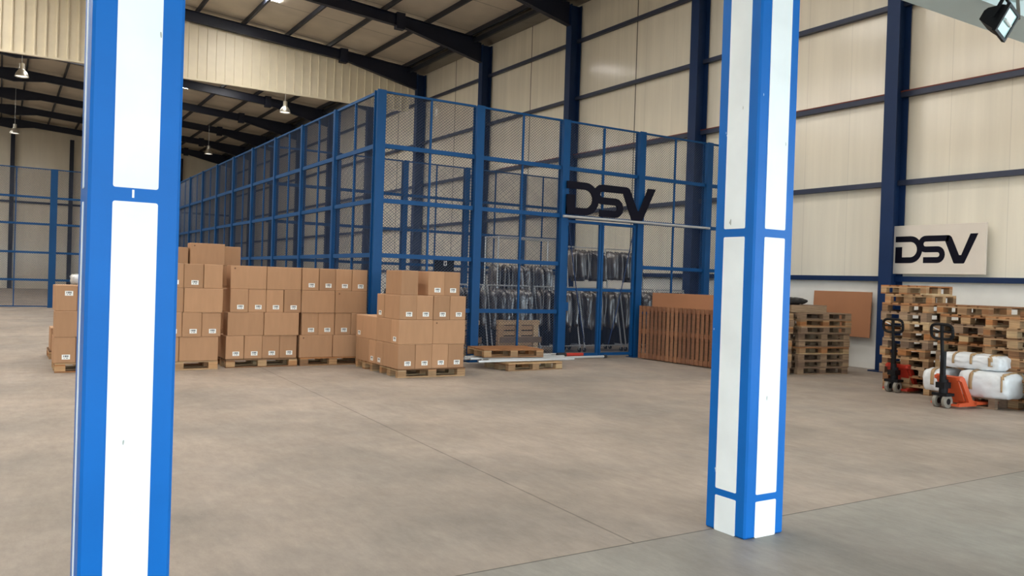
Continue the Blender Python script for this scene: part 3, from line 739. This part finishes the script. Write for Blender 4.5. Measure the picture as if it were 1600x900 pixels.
tag(o_, 'smooth brown board standing upright behind the slatted panel', 'board')
# leaning board on the wall
o_ = MB().cbox((-.01, -.72, 0), (.012, .72, .96), .004).build('hardboard_sheet', M['board']); o_.location = (15.44, 11.27, .653); o_.rotation_euler = (0, .05, 0)
tag(o_, 'large brown board propped high against the white wall beside the navy column', 'board')
for k in range(4): OLD.put((15.22, 11.62, k*.1625), PI/2, 'wooden pallet carrying the brown board by the wall, %s up' % ORD[k], None, (.62, .9, 1.12))

# ------------------------------------------------------------------ pallet stacks on the right
def pstack(name, x, y, rz, n, hs=1.0, protos=(PAL,), jx=.03, flip=()):
    for k in range(n):
        pr = protos[k % len(protos)]
        r = rz + jit(.025) + (PI/2 if k in flip else 0)
        where = 'topmost' if k == n-1 else ORD[k] + ('' if k == 0 else ' from bottom')
        pr.put((x+jit(jx), y+jit(jx), k*.145*hs), r, 'wooden pallet, %s of %s' % (where, name), None, (1, 1, hs))
random.seed(11)
pstack('the weathered stack under the brown wall board', 13.56, 10.55, -.2, 9, .905, (OLD, OLD, OLD, PAL))
pstack('the stack half hidden by the right pillar', 12.2, 10.82, -.2, 9, .90, (PAL, OLD))
# crate and folded bag on top
t = thing('wooden_crate', 'flat brown crate on top of the weathered pallet stack', 'crate', (13.3, 10.65, 1.182), -.2)
for yy in (-.3, .28): MB().box((-.42, yy, 0), (.42, yy+.02, .13)).build('side_board', M['oldwood'], t)
for xx in (-.42, -.01, .40): MB().box((xx, -.28, 0), (xx+.02, .28, .13)).build('end_board', M['oldwood'], t)
MB().box((-.42, -.3, .13), (.42, .3, .142)).build('lid', M['oldwood'], t)
o_ = soft(MB(), (12.68, 10.4, 1.326), (13.35, 10.9, 1.46), 12, 8, 4, .8, .012, 9).build('folded_sheet', M['black'], None, True)
tag(o_, 'folded black plastic sheet lying on the brown crate', 'sheet')
BXx, BYy = 12.5+.6, 8.3-.4
pstack('the tall stack behind the red pallet truck', BXx, BYy, 0, 10, 1.0, (PAL, PAL, OLD))
pstack('the added wall stack behind the tall stack', 14.75, 7.9, 0, 8, 1.0, (OLD, PAL))  # this stack and the next added to darken the gaps in front
pstack('the added wall stack behind the middle right stack', 14.85, 7.03, 0, 8, 1.0, (OLD, OLD))
PAL.put((12.92, 7.92, 10*.145), .03, 'short wooden pallet, second from top of the tall stack behind the red truck', None, (.6, 1, 1))
PAL.put((12.88, 7.97, 11*.145), -.02, 'short wooden pallet, topmost of the tall stack behind the red truck', None, (.6, 1, 1))
pstack('the middle right stack behind the orange pallet truck', 13.25, 7.06, 0, 10, 1.0, (PAL, OLD, PAL))
pstack('the stack at the right edge behind the white sacks', 12.9, 6.13, 0, 9, 1.0, (PAL,))
for k, (z, x) in enumerate(((9*.145+.045, 12.9), (9*.145+.135, 13.15))):
    o_ = MB().cbox((x-.05, 5.2, z-.045), (x+.05, 6.32-.1*k, z+.045), .012).build('timber_beam', M['wood'])
    tag(o_, ['lower', 'upper'][k] + ' loose timber on top of the pallet stack at the right edge', 'timber')
MB().cbox((12.96, 6.05, 9*.145+.0), (13.1, 6.15, 9*.145+.09), .004).build('spacer', M['wood'], o_)

# ------------------------------------------------------------------ pallet trucks
def truck(name, label, loc, rz, paint, lift=0.0):
    t = thing(name, label, 'pallet truck', loc, rz)
    # local: forks along +x, steering wheels at origin
    for y in (-.075, .075):
        wl = MB().lathe([(.045, -.028), (.085, -.028), (.095, -.02), (.095, .02), (.085, .028), (.045, .028), (.045, -.028)], 20, 0, (0, y, .095), 'y').build('steering_wheel', M['tyre'], t, False)
        h_ = MB().tube((0, y-.02, .095), (0, y+.02, .095), .045, 12, 0)
        for k in range(5):
            an = 2*PI*k/5; h_.box((-.012, -.012, .03), (.012, .012, .07), 0, Matrix.Translation((0, y, .095)) @ Matrix.Rotation(an, 4, 'Y'))
        h_.build('hub', M['blackmet'], wl)
    MB().box((-.07, -.12, .17), (.09, .12, .21)).box((-.02, -.022, .06), (.02, .022, .2)).build('axle_yoke', M['blackmet'], t)
    MB().tube((0, 0, .2), (0, 0, .46), .045, 12).tube((.02, 0, .2), (.02, 0, .40), .06, 12).box((-.06, -.07, .28), (.08, .07, .36)).build('pump', M['blackmet'], t)
    # body: sloping plate from the pump head down to the forks
    b = MB()
    for y in (-.20, .155):
        b.prism([(.08, .44+lift), (.14, .46+lift), (.19, .43+lift), (.37, .12+lift), (.46, .085+lift), (.46, .03+lift), (.10, .03+lift), (.10, .075+lift), (.30, .085+lift), (.13, .38+lift), (.08, .40+lift)], y, y+.045, 'y')
    b.prism([(.07, .44+lift), (.14, .455+lift), (.15, .42+lift), (.09, .39+lift)], -.155, .155, 'y')
    b.build('body', paint, t)
    MB().prism([(.10, .40+lift), (.115, .40+lift), (.27, .10+lift), (.255, .10+lift)], -.155, .155, 'y').build('sloping_plate', paint, t)
    for y in (-.20, .04):
        f = MB().prism([(.40, .045+lift), (.40, .085+lift), (1.35, .085+lift), (1.5, .06+lift), (1.5, .045+lift)], y, y+.16, 'y').build('fork', paint, t)
        MB().tube((1.25, y+.05, .04), (1.25, y+.11, .04), .04, 12).build('load_roller', M['tyre'], f)
    MB().box((.05, -.22, .035), (.1, .22, .065)).build('toe_guard', paint, t)
    hd = MB().tube((0, 0, .44), (-.05, 0, .98), .024, 10).box((-.032, -.03, .44), (.018, .03, .8), 0).build('handle_shaft', M['blackmet'], t)
    # D-shaped grip
    pts = []
    for k in range(25):
        an = 2*PI*k/24; c_, s_ = math.cos(an), math.sin(an)
        yy = .17*math.copysign(abs(c_)**.5, c_); zz = .105*math.copysign(abs(s_)**.6, s_)
        pts.append((-.055-.012*zz/.1, yy, 1.08+zz))
    MB().path(pts, .021, 8).tube((-.05, 0, .97), (-.06, 0, 1.19), .024, 8).tube((-.055, -.15, 1.08), (-.055, .15, 1.08), .014, 8).build('grip', M['blackmet'], hd)
    MB().tube((-.075, .03, 1.10), (-.075, .12, 1.13), .008, 6).build('release_lever', M['steel'], hd)
    return t
truck('pallet_truck', 'red hand pallet truck with black handle pushed under the tall stack', (12.33, 7.97, 0), 0, M['red'])
truck('pallet_truck', 'orange hand pallet truck in front of the white sacks', (11.42, 6.62, 0), -.12, M['orange'])

# ------------------------------------------------------------------ white sacks on a pallet
OLD.put((12.32, 6.56, 0), PI/2+.03, 'dark weathered pallet under the white sacks, on the orange truck', None)
def sack(lo, hi, label, seed, tapes, rz=0, nx=14, ny=14, nz=8, rnd=.30):
    c = [(a+b)/2 for a, b in zip(lo, hi)]
    h = [(b-a)/2 for a, b in zip(lo, hi)]
    mb = soft(MB(), [-x for x in h], h, nx, ny, nz, rnd, .015, seed)
    zmin = min(v[2] for v in mb.v); mb.v = [(x, y, max(z, -h[2]*.92)) for x, y, z in mb.v]
    o = mb.build('white_sack', M['sack'], None, True); o.location = (c[0], c[1], lo[2]+h[2]*.92); o.rotation_euler = (0, 0, rz)
    tag(o, label, 'sack')
    sub = o.modifiers.new('s', 'SUBSURF'); sub.levels = 1; sub.render_levels = 1
    # tape bands that follow the sack: offset copies of narrow slices
    for (ax, p0, p1) in tapes:
        tb = soft(MB(), [-x*1.0-.006 for x in h], [x*1.0+.006 for x in h], nx*2, ny*2, nz*2, rnd, .0, seed)
        fs = [f for f in tb.f if all(p0 <= tb.v[i][ax]/h[ax] <= p1 for i in f) and sum(tb.v[i][2] for i in f)/len(f) > -h[2]*.3]
        used = sorted({i for f in fs for i in f}); mp = {j: k for k, j in enumerate(used)}
        if not fs: continue
        t2 = MB(); t2.add([tb.v[i] for i in used], [tuple(mp[i] for i in f) for f in fs])
        q = t2.build('tape_band', M['tape'], o, True)
        sd = q.modifiers.new('t', 'SOLIDIFY'); sd.thickness = .012; sd.offset = 0
    return o
PT = .146
sack((11.95, 6.90, PT), (12.55, 7.28, PT+.36), 'white taped sack at the left end of the sack pallet, behind the orange truck', 21, [(1, -.15, .15)])
sack((11.90, 5.98, PT), (12.62, 6.74, PT+.40), 'biggest white sack with brown tape, in front on the sack pallet', 22, [(1, -.85, -.70), (1, .25, .42), (0, .15, .32)])
sack((12.05, 6.15, PT+.38), (12.5, 7.10, PT+.62), 'long white sack lying on top of the other sacks', 23, [(1, -.75, -.6), (1, -.2, -.05), (1, .35, .5)])
OLD.put((12.42, 5.42, 0), PI/2-.02, 'dark weathered pallet at the right edge, under the cut-off white sack')
sack((12.05, 5.15, PT), (12.75, 5.86, PT+.36), 'white sack cut off by the right edge of the picture', 24, [(1, .3, .5), (0, -.2, .1)])

# ------------------------------------------------------------------ garment racks in the cage
def make_coat(L_, seed, mk='coatfab', hem=0):
    rs = random.Random(seed); nx, nz = 10, 14
    mb = MB(); vs = []; 
    ph = [rs.uniform(0, 6.28) for _ in range(6)]
    for s_ in (-1, 1):
        for k in range(nz+1):
            f = k/nz; z = -L_*f
            wy = .07 + .19*min(1, f/.10)**.6 + .02*f
            for i in range(nx+1):
                u = 2*i/nx-1
                th = (.055 + .026*math.sin(9*u+ph[0]+2*f) + .014*math.sin(17*u+ph[1]-3*f)*f)*(1-abs(u)**3*.8)*min(1, .25+f*4)
                vs.append((s_*th + .012*math.sin(6*f+ph[2]+u), wy*u, z + .02*abs(u)*(-1 if f < .2 else .4*math.sin(5*u+ph[3]))))
    N_ = (nx+1)*(nz+1); fs = []
    for k in range(nz):
        for i in range(nx):
            a = k*(nx+1)+i; fs.append((a, a+1, a+nx+2, a+nx+1)); b = a+N_; fs.append((b, b+nx+1, b+nx+2, b+1))
    for k in range(nz):
        for i in (0, nx):
            a = k*(nx+1)+i; fs.append((a, a+nx+1, a+nx+1+N_, a+N_))
    for i in range(nx):
        for k in (0, nz):
            a = k*(nx+1)+i; fs.append((a, a+1, a+1+N_, a+N_))
    mb.add(vs, fs)
    t = thing('covered_coat', 'coat', 'coat')
    mb.build('plastic_cover' if mk == 'coatfab' else 'cloth_body', M[mk], t, True)
    if hem:
        hb = MB()
        for s_ in (-1, 1):
            pts = []
            for i in range(9):
                u = i/4-1; pts.append((s_*(.022+.012*math.sin(7*u+ph[4])), .24*u))
            for (xa, ya), (xb, yb) in zip(pts, pts[1:]): hb.add([(xa, ya, -L_*.93), (xb, yb, -L_*.93), (xb*1.3, yb*1.02, -hem), (xa*1.3, ya*1.02, -hem+.02)], [(0,1,2,3)])
        hb.build('dark_hem', M['blackcoat'], t)
    MB().path([(0, 0, -.01), (0, 0, .05), (0, .02, .075), (0, .0, .09), (0, -.02, .075)], .003, 5).build('hanger_hook', M['steel'], t)
    return Proto(t)
COATS = [make_coat(.90, 1, hem=1.30), make_coat(.86, 2, hem=1.27), make_coat(.95, 3, hem=1.31)]
DARK = [make_coat(1.15, 6, 'blackcoat')]
SHORT = [make_coat(.74, 4), make_coat(.78, 5)]
def rack(x0, x1, y, zt, label, coats, glabel, gname, n_, upper=None, dy=.3, a_frame=True, c0=.06, c1=.06):
    t = thing('garment_rack', label, 'garment rack', (x0, y, 0))
    L_ = x1-x0
    MB().tube((0, 0, zt), (L_, 0, zt), .014, 8).build('hanging_rail', M['steel'], t)
    for x in (.02, L_-.02):
        if a_frame: MB().tube((x, -dy, .16), (x, 0, zt), .016, 8).tube((x, dy, .16), (x, 0, zt), .016, 8).build('end_frame', M['steel'], t)
        else: MB().tube((x, -dy, .16), (x, -dy, upper), .017, 8).tube((x, dy, .16), (x, dy, upper), .017, 8).tube((x, -dy, upper), (x, dy, upper), .012, 8).tube((x, -dy, zt), (x, dy, zt), .012, 8).build('end_frame', M['steel'], t)
        MB().tube((x, -dy-.03, .15), (x, dy+.03, .15), .016, 8).build('foot_bar', M['steel'], t)
        for yy in (-dy, dy):
            c = MB().tube((x-.014, yy, .055), (x+.014, yy, .055), .055, 14).build('castor', M['black'], t)
            MB().box((x-.022, yy-.02, .09), (x+.022, yy+.02, .14)).box((x-.022, yy-.014, .05), (x-.016, yy+.014, .1)).box((x+.016, yy-.014, .05), (x+.022, yy+.014, .1)).build('castor_fork', M['steel'], c)
    bb = MB().tube((0, -dy, .15), (L_, -dy, .15), .013, 8).tube((0, dy, .15), (L_, dy, .15), .013, 8)
    bb.build('base_rail', M['steel'], t)
    if upper:
        MB().tube((0, -dy, upper), (L_, -dy, upper), .017, 8).tube((0, dy, upper), (L_, dy, upper), .017, 8).build('top_frame', M['steel'], t)
    for k in range(n_):
        x = x0 + c0 + (L_-c0-c1)*(k+.5)/n_
        coats[k % len(coats)].put((x+jit(.02), y+jit(.02), zt-.062), jit(.45), glabel, gname, (random.uniform(.8, 1.3), random.uniform(.9, 1.08), random.uniform(.94, 1.03)))
    return t
random.seed(5)
fr = [(6.75,7.85),(7.92,9.02),(9.1,10.25),(10.35,11.5),(11.6,12.75),(12.85,13.95),(14.05,15.0)]
fl = ['leftmost, behind the near box pile', 'behind the two upright pallets', 'just left of the gate post', 'left behind the cage gate', 'right behind the cage gate', 'behind the slatted panel', 'at the right end by the wall column']
for (a, b), lab in zip(fr, fl):
    rack(a, b, 15.62, 1.5, 'low wheeled garment rack of covered coats, ' + lab, COATS, 'dark coat in clear shiny plastic hanging on the low rack row', 'coats on the low racks', 11)
rack(9.85, 11.7, 16.75, 2.06, 'tall steel garment rack with empty top frame, left in the rear row', COATS, 'dark coat in clear plastic on the tall rack left of the gate post', 'coats on the tall left rack', 15, 2.64, .3, False, c1=.2)
rack(12.05, 13.2, 16.8, 2.52, 'tall garment rack in the middle of the rear row behind the gate', SHORT, 'dark coat in clear plastic hanging high behind the gate', 'coats on the tall middle rack', 10)
rack(13.3, 14.55, 16.8, 2.52, 'tall garment rack at the right of the rear row', SHORT, 'dark coat in clear plastic hanging high right of the gate', 'coats on the tall right rack', 10)
for (a, b) in ((9.0, 10.9), (11.0, 12.9), (13.0, 14.9)):
    rack(a, b, 17.75, 1.38, 'low garment rack of black coats behind the tall racks, %s' % {9.0: 'left', 11.0: 'middle', 13.0: 'right'}[a], DARK, 'long black coat in the shadow behind the other racks', 'black coats at the back', 12)
# dark notice board inside the cage
t = thing('notice_board', 'dark board with small white square on the inner fence, above the near pile', 'board', (11.2, 21.76, 2.02))
MB().cbox((-.32, -.02, -.22), (.32, .02, .22), .004).build('panel', M['blackmet'], t)
MB().box((-.03, -.026, -.02), (.07, -.019, .12)).box((-.005, -.028, .0), (.045, -.0255, .08), 1).build('white_square', [M['paper'], M['ink']], t)

# ------------------------------------------------------------------ hanging lamps
def lamp(x, y, zb, label):
    t = thing('high_bay_lamp', label, 'lamp', (x, y, zb))
    MB().lathe([(.235, 0), (.232, .02), (.20, .13), (.13, .24), (.10, .26), (.10, .30)], 24).build('bell_shade', M['alu'], t, True)
    MB().lathe([(.0, .44+.06), (.085, .44+.06), (.09, .30), (.0, .30)], 16).build('ballast_housing', M['alu'], t)
    MB().tube((0, 0, .50), (0, 0, ztop(x)+.15-zb), .008, 6).build('hanging_cable', M['steel'], t)
    MB().lathe([(.0, .03), (.21, .03)], 20).build('lamp_lens', M['lit'], t)
lamp(.53, 36, 8.68, 'bell shaped high bay lamp at the upper left, nearer of the two there')
lamp(10.46, 36, 8.68, 'bell shaped high bay lamp hanging below the middle of the cream curtain')
lamp(.51, 51.8, 8.7, 'small distant high bay lamp at the left, lower in view')
lamp(10.5, 51.8, 8.68, 'small distant high bay lamp just right of the left pillar')

# ------------------------------------------------------------------ floodlight on the beam
fl_ = thing('floodlight', 'black floodlight with square glass front under the white beam', 'floodlight', (6.56, 3.43, 3.735))
fl_.rotation_euler = (math.radians(24), math.radians(12), math.radians(10)); fl_.scale = (.9, .9, .9)
MB().prism([(-.02, -.11), (-.02, .11), (.03, .11), (.13, .06), (.15, .03), (.15, -.05), (.10, -.07)], -.10, .10, 'x').build('housing', M['blackmet'], fl_)
fr_ = MB().box((-.125, -.045, -.125), (-.10, -.015, .125)).box((.10, -.045, -.125), (.125, -.015, .125)).box((-.10, -.045, -.125), (.10, -.015, -.10)).box((-.10, -.045, .10), (.10, -.015, .125)).build('front_frame', M['blackmet'], fl_)
gl_ = MB().box((-.10, -.036, -.10), (.10, -.028, .10)).build('glass', M['glass'], fl_)
MB().tube((-.07, -.042, 0), (.07, -.042, 0), .012, 10).build('lamp_tube', M['paper'], fl_)
MB().box((-.135, .02, -.02), (-.125, .05, .17)).box((.125, .02, -.02), (.135, .05, .17)).box((-.135, .02, .16), (.135, .05, .17)).build('bracket', M['blackmet'], fl_)
t = thing('junction_box', 'pale grey junction box with conduit on the white beam', 'junction box', (6.98, 3.55, 4.06))
MB().cbox((-.07, -.05, -.03), (.07, .05, .12), .01).build('enclosure', M['beam'], t)
MB().path([(-.04, -.03, -.03), (-.06, -.05, -.14), (-.07, -.06, -.22)], .014, 8).build('conduit', M['gutter'], t)
